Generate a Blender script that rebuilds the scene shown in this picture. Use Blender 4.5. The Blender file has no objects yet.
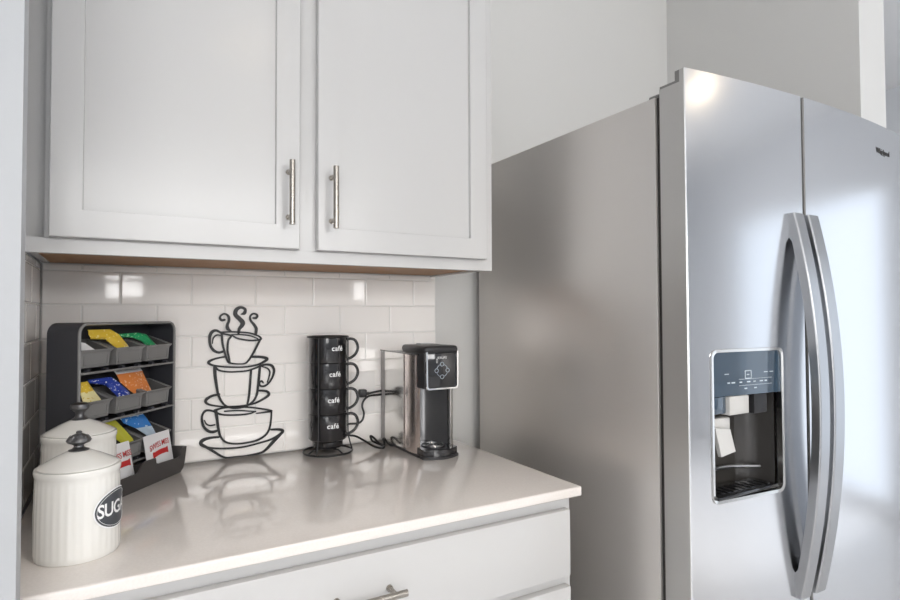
import bpy, bmesh, math, random
from mathutils import Vector, Matrix
random.seed(7)
scn = bpy.context.scene
C = scn.collection
PI = math.pi

# ------------------------------------------------------------------ materials
def mat(name, col=(.8,.8,.8), rough=.5, metal=0.0, coat=0.0, coat_rough=.05, spec=.5, emit=None, estr=0, trans=0, alpha=1, ior=1.45):
    m = bpy.data.materials.new(name); m.use_nodes = True
    b = m.node_tree.nodes['Principled BSDF']
    b.inputs['Base Color'].default_value = (*col, 1)
    b.inputs['Roughness'].default_value = rough
    b.inputs['Metallic'].default_value = metal
    b.inputs['Specular IOR Level'].default_value = spec
    b.inputs['Coat Weight'].default_value = coat
    b.inputs['Coat Roughness'].default_value = coat_rough
    b.inputs['Transmission Weight'].default_value = trans
    b.inputs['Alpha'].default_value = alpha
    b.inputs['IOR'].default_value = ior
    if emit:
        b.inputs['Emission Color'].default_value = (*emit, 1)
        b.inputs['Emission Strength'].default_value = estr
    return m

def bump(m, scale=(1,1,1), nscale=50, strength=.1, dist=.001, detail=2, rough_amt=None, col_amt=None):
    nt = m.node_tree; N = nt.nodes; Lk = nt.links; b = N['Principled BSDF']
    tc = N.new('ShaderNodeTexCoord'); mp = N.new('ShaderNodeMapping'); mp.inputs['Scale'].default_value = scale
    nz = N.new('ShaderNodeTexNoise'); nz.inputs['Scale'].default_value = nscale; nz.inputs['Detail'].default_value = detail
    Lk.new(tc.outputs['Object'], mp.inputs['Vector']); Lk.new(mp.outputs['Vector'], nz.inputs['Vector'])
    if strength:
        bp = N.new('ShaderNodeBump'); bp.inputs['Strength'].default_value = strength; bp.inputs['Distance'].default_value = dist
        Lk.new(nz.outputs['Fac'], bp.inputs['Height']); Lk.new(bp.outputs['Normal'], b.inputs['Normal'])
    if rough_amt:
        mr = N.new('ShaderNodeMapRange'); mr.inputs['To Min'].default_value = rough_amt[0]; mr.inputs['To Max'].default_value = rough_amt[1]
        mr.inputs['From Min'].default_value = .3; mr.inputs['From Max'].default_value = .7
        Lk.new(nz.outputs['Fac'], mr.inputs['Value']); Lk.new(mr.outputs['Result'], b.inputs['Roughness'])
    if col_amt:
        cr = N.new('ShaderNodeValToRGB'); cr.color_ramp.elements[0].color = (*col_amt[0],1); cr.color_ramp.elements[1].color = (*col_amt[1],1)
        cr.color_ramp.elements[0].position = .3; cr.color_ramp.elements[1].position = .7
        Lk.new(nz.outputs['Fac'], cr.inputs['Fac']); Lk.new(cr.outputs['Color'], b.inputs['Base Color'])
    return m

M = {}
M['wall'] = bump(mat('wall_paint', (.655,.65,.635), .55), nscale=220, strength=.12, dist=.002, detail=3)
M['wallcool'] = bump(mat('wall_paint_pale', (.74,.76,.79), .5), nscale=220, strength=.06, dist=.002)
M['wallshade'] = mat('wall_paint_pale_darkened', (.44,.452,.468), .45)  # pale wall paint darkened in colour to offset strong window light
M['ceiling'] = mat('ceiling_paint', (.90,.90,.90), .8)
M['floor'] = bump(mat('floor_planks', (.6,.6,.6), .16), scale=(1,9,1), nscale=4, strength=.05, detail=6, col_amt=((.66,.66,.67),(.74,.74,.75)))
M['cab'] = mat('cabinet_paint', (.555,.55,.545), .22)
M['cabwood'] = bump(mat('cabinet_underside_wood', (.40,.22,.09), .5), scale=(1,12,12), nscale=14, strength=.05, detail=5, col_amt=((.27,.115,.025),(.36,.17,.045)))
M['tile'] = mat('glazed_tile', (.90,.87,.84), .06, coat=.3, coat_rough=.03)
M['grout'] = mat('grout', (.82,.81,.79), .8)
M['counter'] = bump(mat('quartz_worktop', (.66,.61,.57), .12, coat=.6, coat_rough=.04), nscale=260, strength=0, detail=2, col_amt=((.76,.71,.67),(.80,.75,.71)))
M['nickel'] = bump(mat('brushed_nickel', (.36,.335,.30), .28, 1), scale=(1,1,40), nscale=60, strength=0, rough_amt=(.22,.36))
M['steel'] = bump(mat('brushed_stainless', (.66,.665,.68), .24, 1), scale=(1.2,1.2,110), nscale=14, strength=.0, dist=.001, detail=6, rough_amt=(.15,.21))
M['steelsm'] = mat('smooth_stainless', (.72,.71,.69), .16, 1)
M['handle_steel'] = mat('satin_handle_metal', (.43,.435,.445), .30, 1)
M['fside'] = bump(mat('fridge_side_finish', (.66,.63,.60), .36, .75), scale=(2,2,60), nscale=9, strength=.03, dist=.001, detail=5, rough_amt=(.33,.42))
M['doorside'] = mat('door_side_grey', (.50,.49,.475), .35, .7)
M['trim_gapshade'] = mat('grey_trim_and_gap_shade', (.20,.195,.19), .5)  # plastic trim, also colours the door edges along the split as gap shade
M['darkgap'] = mat('dark_gasket', (.03,.027,.024), .6)
M['colsteel'] = mat('column_stainless', (.80,.72,.69), .24, 1)
M['chrome'] = mat('chrome', (.86,.86,.86), .08, 1)
M['black'] = mat('black_metal_paint', (.012,.012,.013), .38)
M['blackgloss'] = mat('black_gloss', (.010,.010,.012), .10, coat=.6)
M['blackplastic'] = mat('black_plastic', (.022,.022,.024), .35)
M['mug'] = mat('black_glazed_ceramic', (.012,.012,.014), .14, coat=.5)
M['caddy'] = mat('charcoal_plastic', (.040,.041,.048), .34)
M['tray'] = mat('charcoal_tray_plastic', (.060,.056,.055), .42)
M['bin'] = mat('smoke_grey_plastic', (.23,.228,.225), .2)
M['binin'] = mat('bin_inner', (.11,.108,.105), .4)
M['ceramic'] = mat('cream_ceramic', (.80,.785,.745), .16, coat=.4)
M['pewter'] = mat('pewter', (.16,.16,.165), .33, .85)
M['label'] = mat('label_slate', (.06,.065,.075), .4)
M['white'] = mat('white_print', (.85,.85,.85), .5)
M['packet'] = mat('packet_white', (.82,.82,.83), .4)
M['red'] = mat('packet_red', (.55,.03,.03), .4)
M['yellow'] = mat('packet_yellow', (.78,.53,.05), .35)
M['paleyellow'] = mat('packet_pale_yellow', (.85,.76,.40), .35)
M['lime'] = mat('packet_lime', (.58,.56,.05), .35)
M['green'] = mat('packet_green', (.02,.33,.12), .35)
M['blue'] = mat('packet_blue', (.02,.05,.35), .3)
M['skyblue'] = mat('packet_sky_blue', (.04,.22,.62), .3)
M['paleblue'] = mat('packet_pale_blue', (.55,.68,.80), .35)
def specks(m, scale, thr, col):
    nt=m.node_tree; N=nt.nodes; Lk=nt.links; b=N['Principled BSDF']
    tc=N.new('ShaderNodeTexCoord'); nz=N.new('ShaderNodeTexNoise'); nz.inputs['Scale'].default_value=scale; nz.inputs['Detail'].default_value=1
    mp=N.new('ShaderNodeMapping'); mp.inputs['Scale'].default_value=(1,1,1.8)
    cr=N.new('ShaderNodeValToRGB'); cr.color_ramp.elements[0].position=thr; cr.color_ramp.elements[1].position=thr+.03
    cr.color_ramp.elements[0].color=b.inputs['Base Color'].default_value; cr.color_ramp.elements[1].color=(*col,1)
    Lk.new(tc.outputs['Object'],mp.inputs['Vector']); Lk.new(mp.outputs['Vector'],nz.inputs['Vector']); Lk.new(nz.outputs['Fac'],cr.inputs['Fac']); Lk.new(cr.outputs['Color'],b.inputs['Base Color'])
specks(M['blue'],150,.64,(.75,.8,.9)); specks(M['skyblue'],110,.66,(.5,.7,.9)); specks(M['yellow'],130,.64,(.9,.72,.25)); specks(M['green'],130,.64,(.35,.7,.4))
M['orange'] = mat('packet_orange', (.75,.24,.06), .35)
specks(M['orange'],140,.62,(.85,.5,.3)); specks(M['paleyellow'],120,.62,(.7,.5,.08))
M['panel'] = mat('dispenser_glass_blue_reflection', (.03,.055,.085), .05, coat=.6, spec=.8)  # blue reflection of the room put into the black glass colour
M['cavity'] = mat('dispenser_cavity', (.055,.052,.050), .25, spec=.5)
M['paddle'] = mat('paddle_grey', (.52,.51,.49), .3)
M['icon'] = mat('icon_print', (.55,.62,.68), .5)
M['tank'] = mat('smoke_tank', (.62,.60,.59), .08, trans=.35, ior=1.2)
M['bay'] = mat('cup_bay_metal', (.24,.24,.245), .32, .85)
M['outlet'] = mat('outlet_white', (.80,.78,.76), .3)
M['lamp'] = mat('lamp_lens', (1,.85,.65), .5, emit=(1,.80,.55), estr=30)
M['frame'] = mat('window_frame_white', (.8,.8,.8), .4)

# ------------------------------------------------------------------ mesh helpers
def link(name, bm, m, parent=None, smooth=True, angle=35, loc=None):
    me = bpy.data.meshes.new(name)
    bmesh.ops.recalc_face_normals(bm, faces=bm.faces)
    if smooth:
        for f in bm.faces: f.smooth = True
        for e in bm.edges:
            if len(e.link_faces) == 2 and e.calc_face_angle(0) > math.radians(angle): e.smooth = False
    bm.to_mesh(me); bm.free()
    for mm in (m if isinstance(m, (list,tuple)) else [m]): me.materials.append(mm)
    o = bpy.data.objects.new(name, me); C.objects.link(o)
    if parent: o.parent = parent
    return o
def thing(name, label, cat, loc=(0,0,0), rz=0, group=None):
    o = bpy.data.objects.new(name, None); C.objects.link(o)
    o.empty_display_size = .05
    o.location = loc; o.rotation_euler = (0,0,rz); tag(o,label,cat,group)
    return o
def tag(o, label, cat, group=None):
    o['label'] = label; o['category'] = cat
    if group: o['group'] = group
    return o
def struct(name, bm, m, label, cat, parent=None, smooth=False):
    o = link(name, bm, m, parent, smooth); o['kind'] = 'structure'; tag(o,label,cat)
    return o
def box(bm, x0,x1,y0,y1,z0,z1, bev=0, seg=2, mi=0):
    t = bmesh.new()
    vs = [t.verts.new((x,y,z)) for x in (x0,x1) for y in (y0,y1) for z in (z0,z1)]
    for q in ((0,1,3,2),(4,6,7,5),(0,4,5,1),(2,3,7,6),(0,2,6,4),(1,5,7,3)): t.faces.new([vs[i] for i in q])
    if bev: bmesh.ops.bevel(t, geom=t.edges[:], offset=bev, segments=seg, profile=.5, affect='EDGES')
    merge(bm,t,mi)
def merge(bm, t, mi=0, mx=None):
    mp = {}
    for v in t.verts: mp[v] = bm.verts.new(mx @ v.co if mx else v.co)
    for f in t.faces:
        try:
            g = bm.faces.new([mp[v] for v in f.verts]); g.material_index = mi if mi is not None else f.material_index
        except ValueError: pass
    t.free()
def B(*a, **k):
    bm = bmesh.new(); box(bm,*a,**k); return bm
def lathe(bm, prof, n=48, cx=0, cy=0, z=0, mi=0, closed=False):
    rings = []
    for r,h in prof:
        if r < 1e-6: rings.append([bm.verts.new((cx,cy,z+h))])
        else: rings.append([bm.verts.new((cx+r*math.cos(2*PI*i/n), cy+r*math.sin(2*PI*i/n), z+h)) for i in range(n)])
    for a,b in zip(rings, rings[1:]):
        for i in range(n):
            j = (i+1)%n
            if len(a)==1 and len(b)==1: continue
            if len(a)==1: f = bm.faces.new((a[0],b[i],b[j]))
            elif len(b)==1: f = bm.faces.new((a[i],a[j],b[0]))
            else: f = bm.faces.new((a[i],a[j],b[j],b[i]))
            f.material_index = mi
def catmull(pts, sub=6):
    if len(pts) < 3: return pts
    out = []
    P = [pts[0]]+list(pts)+[pts[-1]]
    for i in range(1,len(P)-2):
        p0,p1,p2,p3 = P[i-1],P[i],P[i+1],P[i+2]
        for k in range(sub):
            t = k/sub
            out.append(tuple(.5*(2*b+(c-a)*t+(2*a-5*b+4*c-d)*t*t+(3*b-a-3*c+d)*t**3) for a,b,c,d in zip(p0,p1,p2,p3)))
    out.append(tuple(pts[-1])); return out
def tube(bm, pts, r, n=10, sub=6, closed=False, smooth=True, mi=0):
    p = [Vector(q) for q in (catmull(pts,sub) if smooth else pts)]
    L = len(p); rings = []; prev = None
    for i in range(L):
        if closed: t = (p[(i+1)%L]-p[i-1]).normalized()
        else: t = (p[min(i+1,L-1)]-p[max(i-1,0)]).normalized()
        if prev is None:
            a = Vector((0,0,1)) if abs(t.z)<.9 else Vector((1,0,0)); u = t.cross(a).normalized()
        else:
            u = (prev - t*prev.dot(t)).normalized()
        prev = u; w = t.cross(u)
        rings.append([bm.verts.new(p[i]+(u*math.cos(2*PI*k/n)+w*math.sin(2*PI*k/n))*r) for k in range(n)])
    for i in range(L if closed else L-1):
        a,b = rings[i],rings[(i+1)%L]
        for k in range(n):
            f = bm.faces.new((a[k],a[(k+1)%n],b[(k+1)%n],b[k])); f.material_index = mi
    if not closed:
        bm.faces.new(rings[0]).material_index = mi; bm.faces.new(rings[-1][::-1]).material_index = mi
def prism(bm, poly, fn, t0, t1, mi=0):
    """extrude polygon poly (2-D) between depths t0,t1; fn(a,b,t) -> point"""
    A = [bm.verts.new(fn(a,b,t0)) for a,b in poly]; Bv = [bm.verts.new(fn(a,b,t1)) for a,b in poly]
    n = len(poly)
    bm.faces.new(A).material_index = mi; bm.faces.new(Bv[::-1]).material_index = mi
    for i in range(n):
        bm.faces.new((A[i],Bv[i],Bv[(i+1)%n],A[(i+1)%n])).material_index = mi
def rrect(x0,x1,y0,y1,r,n=6):
    out = []
    for cx,cy,a in ((x1-r,y1-r,0),(x0+r,y1-r,90),(x0+r,y0+r,180),(x1-r,y0+r,270)):
        for i in range(n+1):
            t = math.radians(a+90*i/n); out.append((cx+r*math.cos(t), cy+r*math.sin(t)))
    return out
def bridge_loop(bm, outer, inner, mi=0):
    n = len(outer)
    for i in range(n): bm.faces.new((outer[i],outer[(i+1)%n],inner[(i+1)%n],inner[i])).material_index = mi
def text_bm(s, size, ext=0, bold=0, spacing=1.0):
    cu = bpy.data.curves.new('t','FONT'); cu.body = s; cu.size = size; cu.align_x='CENTER'; cu.align_y='CENTER'
    cu.offset = bold; cu.extrude = ext; cu.space_character = spacing; cu.resolution_u = 3
    ob = bpy.data.objects.new('t',cu); C.objects.link(ob)
    dg = bpy.context.evaluated_depsgraph_get(); me = bpy.data.meshes.new_from_object(ob.evaluated_get(dg))
    bm = bmesh.new(); bm.from_mesh(me)
    bpy.data.objects.remove(ob); bpy.data.curves.remove(cu); bpy.data.meshes.remove(me)
    return bm
def xz(y):   # maps 2-D (x,z) drawing to the wall-parallel plane
    return lambda a,b,t: (a,t,b)
ART=[('steam_swirl',[[(0.3849,1.2668,0.0055),(0.3774,1.2661,0.0062),(0.3738,1.2734,0.0048),(0.3802,1.281,0.0045),(0.3881,1.2814,0.0048),(0.3947,1.2744,0.0062),(0.3955,1.2637,0.0062),(0.3919,1.2541,0.0069),(0.3927,1.2445,0.009),(0.4007,1.2382,0.0028)]]),('steam_swirl',[[(0.4258,1.2809,0.0028),(0.4329,1.2836,0.0083),(0.4358,1.2914,0.0069),(0.4313,1.2968,0.0069),(0.4217,1.2983,0.0076),(0.4129,1.2914,0.0097),(0.4115,1.2798,0.0103),(0.4211,1.2693,0.011),(0.4293,1.2595,0.0117),(0.4271,1.251,0.0097),(0.4212,1.2433,0.0076),(0.4191,1.2317,0.0055)]]),('steam_swirl',[[(0.4559,1.271,0.0048),(0.4623,1.271,0.0062),(0.4661,1.2764,0.0055),(0.4623,1.2812,0.0048),(0.4547,1.282,0.0048),(0.4479,1.275,0.0048),(0.4495,1.264,0.0055),(0.4578,1.2533,0.0069),(0.4632,1.2435,0.0076),(0.4625,1.2309,0.0069)]]),('cup',[[(0.3769,1.2348,0.0048),(0.3985,1.236,0.0041),(0.4205,1.2348,0.0041),(0.4466,1.232,0.0041),(0.4675,1.2245,0.0041),(0.4755,1.2177,0.0048),(0.4725,1.2142,0.0048),(0.4543,1.2123,0.0045),(0.4355,1.2143,0.0045),(0.4151,1.2195,0.0041),(0.4015,1.2282,0.0034)],[(0.404,1.2289,0.0028),(0.428,1.2281,0.0034),(0.4504,1.2241,0.0034),(0.4675,1.2167,0.0028)],[(0.3783,1.2348,0.0055),(0.3806,1.2065,0.0055),(0.3862,1.1834,0.0048),(0.3935,1.1602,0.0048),(0.4026,1.1552,0.0041),(0.421,1.1528,0.0034),(0.4358,1.1537,0.0041),(0.4451,1.1619,0.0048),(0.4552,1.1779,0.0052),(0.4657,1.1983,0.0055),(0.474,1.2149,0.0048)],[(0.3805,1.2313,0.0041),(0.4004,1.2259,0.0048),(0.3943,1.2138,0.0048),(0.3926,1.1909,0.0048),(0.396,1.1716,0.0048),(0.399,1.1569,0.0034)],[(0.3805,1.2313,0.0048),(0.3654,1.24,0.0062),(0.3548,1.2356,0.0076),(0.3499,1.2225,0.0069),(0.3515,1.2036,0.0062),(0.3593,1.1901,0.0069),(0.3718,1.1839,0.0062),(0.3825,1.1866,0.0055)],[(0.3805,1.2256,0.0034),(0.3669,1.2282,0.0038),(0.3584,1.2204,0.0031),(0.3564,1.2072,0.0024)]]),('saucer',[[(0.3862,1.1727,0.0041),(0.363,1.1684,0.0048),(0.3482,1.1614,0.0062),(0.3525,1.1544,0.0055),(0.3702,1.1495,0.0041),(0.3991,1.1458,0.0041),(0.4359,1.1444,0.0041),(0.4659,1.1485,0.0048),(0.4843,1.1563,0.0062),(0.4912,1.1639,0.0076),(0.4735,1.1689,0.0069),(0.4515,1.1702,0.0062)]]),('cup',[[(0.3631,1.1483,0.0055),(0.3721,1.1391,0.0048),(0.3919,1.1343,0.0041),(0.4137,1.1332,0.0041),(0.4434,1.1347,0.0041),(0.4717,1.1439,0.0048)],[(0.3624,1.1483,0.0076),(0.3633,1.1275,0.0076),(0.3663,1.1046,0.0069),(0.3688,1.0893,0.0062),(0.3707,1.0797,0.0062),(0.3779,1.0614,0.0055),(0.3895,1.0479,0.0048),(0.4077,1.0403,0.0041),(0.4297,1.0408,0.0041),(0.4494,1.0481,0.0048),(0.4618,1.0615,0.0048),(0.467,1.0787,0.0055),(0.4707,1.1137,0.0062),(0.4736,1.1469,0.0055)],[(0.4509,1.1343,0.0055),(0.4491,1.1072,0.0055),(0.4474,1.084,0.0055),(0.4456,1.0647,0.0055),(0.442,1.0464,0.0041)],[(0.4736,1.145,0.0055),(0.4889,1.1482,0.0055),(0.5037,1.1443,0.0069),(0.5096,1.1313,0.0062),(0.5053,1.1137,0.0048),(0.4961,1.0996,0.0045),(0.4853,1.092,0.0048),(0.4746,1.0931,0.0048),(0.4723,1.1011,0.0041),(0.4776,1.1055,0.0048),(0.4818,1.1005,0.0034)],[(0.4774,1.1436,0.0028),(0.492,1.1382,0.0041),(0.4987,1.1279,0.0038),(0.496,1.1123,0.0031),(0.4922,1.1014,0.0024)]]),('saucer',[[(0.3737,1.0782,0.0048),(0.3542,1.0747,0.0062),(0.342,1.0655,0.0069),(0.3455,1.0566,0.0055),(0.3649,1.0498,0.0041),(0.3936,1.0452,0.0041),(0.4302,1.0445,0.0041),(0.4601,1.0487,0.0045),(0.4829,1.0586,0.0055),(0.4963,1.0687,0.0069),(0.4897,1.0782,0.0062),(0.4668,1.0813,0.0048)]]),('cup',[[(0.3632,1.0386,0.0055),(0.3828,1.043,0.0041),(0.4118,1.0429,0.0041),(0.4489,1.0391,0.0041),(0.4792,1.0326,0.0041),(0.5043,1.025,0.0048),(0.4869,1.0233,0.0041),(0.4651,1.0221,0.0028)],[(0.4602,1.0276,0.0028),(0.4192,1.0334,0.0034),(0.3865,1.0343,0.0034)],[(0.3633,1.0348,0.0055),(0.374,1.0286,0.0048),(0.3901,1.0245,0.0041),(0.4192,1.0223,0.0041),(0.4452,1.0227,0.0041),(0.4632,1.0273,0.0028)],[(0.3657,1.0373,0.0076),(0.3687,1.0162,0.0069),(0.3724,0.9894,0.0062),(0.3779,0.97,0.0055),(0.3905,0.9557,0.0048),(0.4123,0.9491,0.0041),(0.4418,0.9484,0.0041),(0.4681,0.9524,0.0048),(0.4891,0.9639,0.0048),(0.4987,0.9806,0.0048),(0.5024,1.0038,0.0041),(0.5035,1.0251,0.0041)],[(0.365,1.0347,0.0048),(0.3509,1.0396,0.0048),(0.3404,1.0387,0.0055),(0.3342,1.0288,0.0048),(0.3336,1.0158,0.0055),(0.3379,0.9997,0.0062),(0.3484,0.9881,0.0069),(0.359,0.9848,0.0069),(0.3689,0.9868,0.0055)],[(0.3392,1.0152,0.0028),(0.3434,1.0066,0.0034),(0.3519,1.0017,0.0038),(0.3635,1.0024,0.0034)]]),('saucer',[[(0.3725,0.9706,0.0048),(0.3514,0.9706,0.0062),(0.3357,0.9663,0.0083),(0.3312,0.9583,0.0083),(0.341,0.9497,0.0055),(0.3621,0.9435,0.0045),(0.3978,0.9393,0.0041),(0.4345,0.9388,0.0041),(0.472,0.9442,0.0041),(0.5027,0.9506,0.0048),(0.5261,0.9611,0.0062),(0.5331,0.9699,0.0076),(0.5221,0.9746,0.0062),(0.5026,0.9762,0.0048)],[(0.334,0.9561,0.0062),(0.3586,0.9375,0.0062),(0.3854,0.9184,0.0048),(0.4089,0.9151,0.0041),(0.442,0.9148,0.0041),(0.4759,0.9184,0.0052),(0.4912,0.9264,0.0062),(0.5085,0.944,0.0083),(0.528,0.9617,0.0062)]])]
LAMP_W, SUN_W, SUN_E, WIN_W, NEXT_W, EXPO = 27, 4.5, 1.7, (40,6,44,4.5), 3.5, 0.90
# ------------------------------------------------------------------ camera
f_px = 577.326
cam = bpy.data.cameras.new('camera'); cam.sensor_width = 36; cam.lens = f_px/900*36; cam.clip_start = .02
co = bpy.data.objects.new('camera', cam); C.objects.link(co)
fw = Vector((0.49835948,0.86659331,0.02557081)); rt = Vector((0.86691725,-0.49843894,-0.00362033)); up = Vector((-0.00960813,-0.02397201,0.99966646))
Rm = Matrix((rt,up,-fw)).transposed().to_4x4()
co.matrix_world = Matrix.Translation((0.149046,-1.575017,1.277580)) @ Rm
scn.camera = co

# ------------------------------------------------------------------ room
CE = 2.74
struct('floor', B(-2.7,4.7,-5.2,3.2,-.1,0), M['floor'], 'grey plank floor of the kitchen and room beyond', 'floor')
struct('ceiling', B(-2.7,4.7,-5.2,3.2,CE,CE+.1), M['ceiling'], 'flat white ceiling over the whole kitchen', 'ceiling')
struct('wall_back', B(-.12,2.20,0.0,.12,0,CE), M['wall'], 'pale grey painted wall behind the counter and fridge', 'wall')
struct('wall_left', B(-.12,-.006,-.66,-.0005,0,CE), M['wallcool'], 'narrow side wall left of the counter carrying tiles', 'wall')
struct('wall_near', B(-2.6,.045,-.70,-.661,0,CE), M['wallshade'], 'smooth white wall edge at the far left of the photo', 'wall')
struct('wall_right', B(2.08,2.235,-.70,-.0005,0,CE), M['wall'], 'grey wall standing right of the fridge with a pale end face', 'wall')
struct('wall_passage', B(2.08,2.235,.1205,3.0,0,CE), M['wall'], 'wall of the next room running on behind the fridge wall', 'wall')
struct('wall_end', B(2.08,4.6,3.0,3.1,0,CE), M['wall'], 'far end wall of the next room', 'wall')
struct('wall_outer', B(-2.6,-2.5,-5.0,-.7005,0,CE), M['wallcool'], 'outer wall on the far left side of the kitchen', 'wall')
def wall_with_holes(name, horiz, fixed0, fixed1, a0, a1, holes, m, label):
    bm = bmesh.new()
    A = sorted({a0,a1}|{h[0] for h in holes}|{h[1] for h in holes}); Z = sorted({0,CE}|{h[2] for h in holes}|{h[3] for h in holes})
    for p,q in zip(A,A[1:]):
        for u,v in zip(Z,Z[1:]):
            c,d = (p+q)/2,(u+v)/2
            if any(h[0]<c<h[1] and h[2]<d<h[3] for h in holes): continue
            if horiz: box(bm, p,q,fixed0,fixed1,u,v)
            else: box(bm, fixed0,fixed1,p,q,u,v)
    bmesh.ops.remove_doubles(bm, verts=bm.verts, dist=1e-5)
    return struct(name,bm,m,label,'wall')
HR = [(-3.9,-1.45,.04,2.12)]
HB = [(-2.3,-.6,.5,2.2),(0.0,.40,1.42,1.84),(-.45,2.4,1.92,2.55),(2.55,2.80,1.42,2.02)]  # large left and high transom openings are added for fill light
wall_with_holes('wall_window_side', False, 4.5,4.6,-5.0,3.0, HR, M['wallcool'], 'wall with the wide glazed patio door behind the photographer')
wall_with_holes('wall_rear', True, -5.1,-5.0,-2.6,4.6, HB, M['wallcool'], 'rear wall with windows and added fill openings behind the photographer')
def window(n, horiz, pos, h, nx, nz, label):
    a0,a1,z0,z1 = h; bm = bmesh.new()
    def bar(p0,p1,q0,q1):
        if horiz: box(bm,p0,p1,pos-.07,pos-.02,q0,q1)
        else: box(bm,pos+.02,pos+.07,p0,p1,q0,q1)
    for i in range(nx+1):
        c = a0+(a1-a0)*i/nx; w = .045 if i in (0,nx) else .028
        bar(max(a0,c-w),min(a1,c+w),z0,z1)
    for i in range(nz+1):
        c = z0+(z1-z0)*i/nz; w = .045 if i in (0,nz) else .02
        bar(a0+.045,a1-.045,max(z0,c-w),min(z1,c+w))
    struct('window_%d'%n,bm,M['frame'],label,'window')
window(1, False, 4.5, HR[0], 2, 1, 'wide white framed patio door in the window side wall')
window(2, True, -5.0, HB[0], 2, 2, 'large left white framed opening added in the rear wall for fill light')
window(3, True, -5.0, HB[1], 1, 2, 'small middle white framed sash window in the rear wall')
window(4, True, -5.0, HB[2], 4, 1, 'long high white framed transom added in the rear wall for fill light')

window(5, True, -5.0, HB[3], 1, 2, 'narrow white framed sash window at the right end of the rear wall')

# ------------------------------------------------------------------ tiled backsplash
TP, TQ, Z0 = .154, .0778, 1.3817
def tiles(bm, to_world, length, seed, extra=.0):
    rnd = random.Random(seed); g = .0012
    for row in range(-1,6):
        zt = Z0 - row*TQ; zb = zt-TQ
        if row == -1: zt = 1.3965
        off = 0 if row % 2 == 0 else -TP/2
        k = 0
        while True:
            a = off+k*TP; b = a+TP; k += 1
            if a >= length-.002: break
            a = max(a,0); b = min(b,length)
            if b-a < .012: continue
            t = bmesh.new(); tx, tz = rnd.uniform(-.0018,.0018), rnd.uniform(-.0012,.0012)
            cx,cz = (a+b)/2,(zt+zb)/2; bv = .0022
            o = [(a+g,zb+g),(b-g,zb+g),(b-g,zt-g),(a+g,zt-g)]; i_ = [(a+g+bv,zb+g+bv),(b-g-bv,zb+g+bv),(b-g-bv,zt-g-bv),(a+g+bv,zt-g-bv)]
            m_ = [(a+g+bv*.3,zb+g+bv*.3),(b-g-bv*.3,zb+g+bv*.3),(b-g-bv*.3,zt-g-bv*.3),(a+g+bv*.3,zt-g-bv*.3)]
            R = []
            for poly,d in ((o,-.0015),(o,.0008),(m_,.0019),(i_,.0028)):
                R.append([bm.verts.new(to_world(p,z,d+(p-cx)*tx+(z-cz)*tz if d>.002 else d)) for p,z in poly])
            for r0,r1 in zip(R,R[1:]): bridge_loop(bm,r0,r1,0)
            bm.faces.new(R[-1]).material_index = 0
bm = bmesh.new()
box(bm, .0015,1.0,-.0042,-.0005,.9145,1.3965, mi=1)
tiles(bm, lambda a,z,d: (a,-.004-d*.75,z), 1.0, 3)
struct('trim_1', bm, [M['tile'],M['grout']], 'glossy cream subway tile backsplash on the back wall above the counter', 'backsplash')
bm = bmesh.new()
box(bm, -.0058,-.0022,-.655,-.008,.9145,1.3965, mi=1)
tiles(bm, lambda a,z,d: (-.0025+d*.75,-a-.008,z), .645, 5)
struct('trim_2', bm, [M['tile'],M['grout']], 'glossy subway tile backsplash on the side wall behind the canisters', 'backsplash')

# ------------------------------------------------------------------ base cabinet + worktop
def bar_pull(name, parent, center, axis, length=.135, span=.096, r=.006, y_face=0, reach=.032):
    cx,cz = center; bm = bmesh.new(); yb = y_face-reach
    if axis == 'z':
        tube(bm, [(cx,yb,cz-length/2),(cx,yb,cz+length/2)], r, 16, smooth=False)
        posts = [(cx,cz-span/2),(cx,cz+span/2)]
    else:
        tube(bm, [(cx-length/2,yb,cz),(cx+length/2,yb,cz)], r, 16, smooth=False)
        posts = [(cx-span/2,cz),(cx+span/2,cz)]
    for px,pz in posts:
        tube(bm, [(px,y_face,pz),(px,yb,pz)], r*.72, 12, smooth=False)
        tube(bm, [(px,y_face,pz),(px,y_face-.004,pz)], r*1.0, 12, smooth=False)
    return link(name,bm,M['nickel'],parent)
bc = thing('base_cabinet','white drawer base cabinet under the pale stone worktop','cabinet',(0,0,0))
bm = bmesh.new(); box(bm,.002,.995,-.615,-.006,.10,.893); box(bm,.002,.985,-.55,-.006,0,.10)
link('body',bm,M['cab'],bc,False)
for k,(z0,z1) in enumerate(((.728,.866),(.43,.706),(.12,.408))):
    d = link('drawer', B(.035,.9815,-.634,-.6155,z0,z1,bev=.002), M['cab'], bc)
    bar_pull('handle', d, (.5175,(z0+z1)/2+.003), 'x', y_face=-.634)
tag(link('worktop', B(.0005,1.0042,-.6464,-.006,.8935,.914,bev=.004,seg=3), M['counter']), 'pale greige polished stone worktop over the white drawers','worktop')

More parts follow.
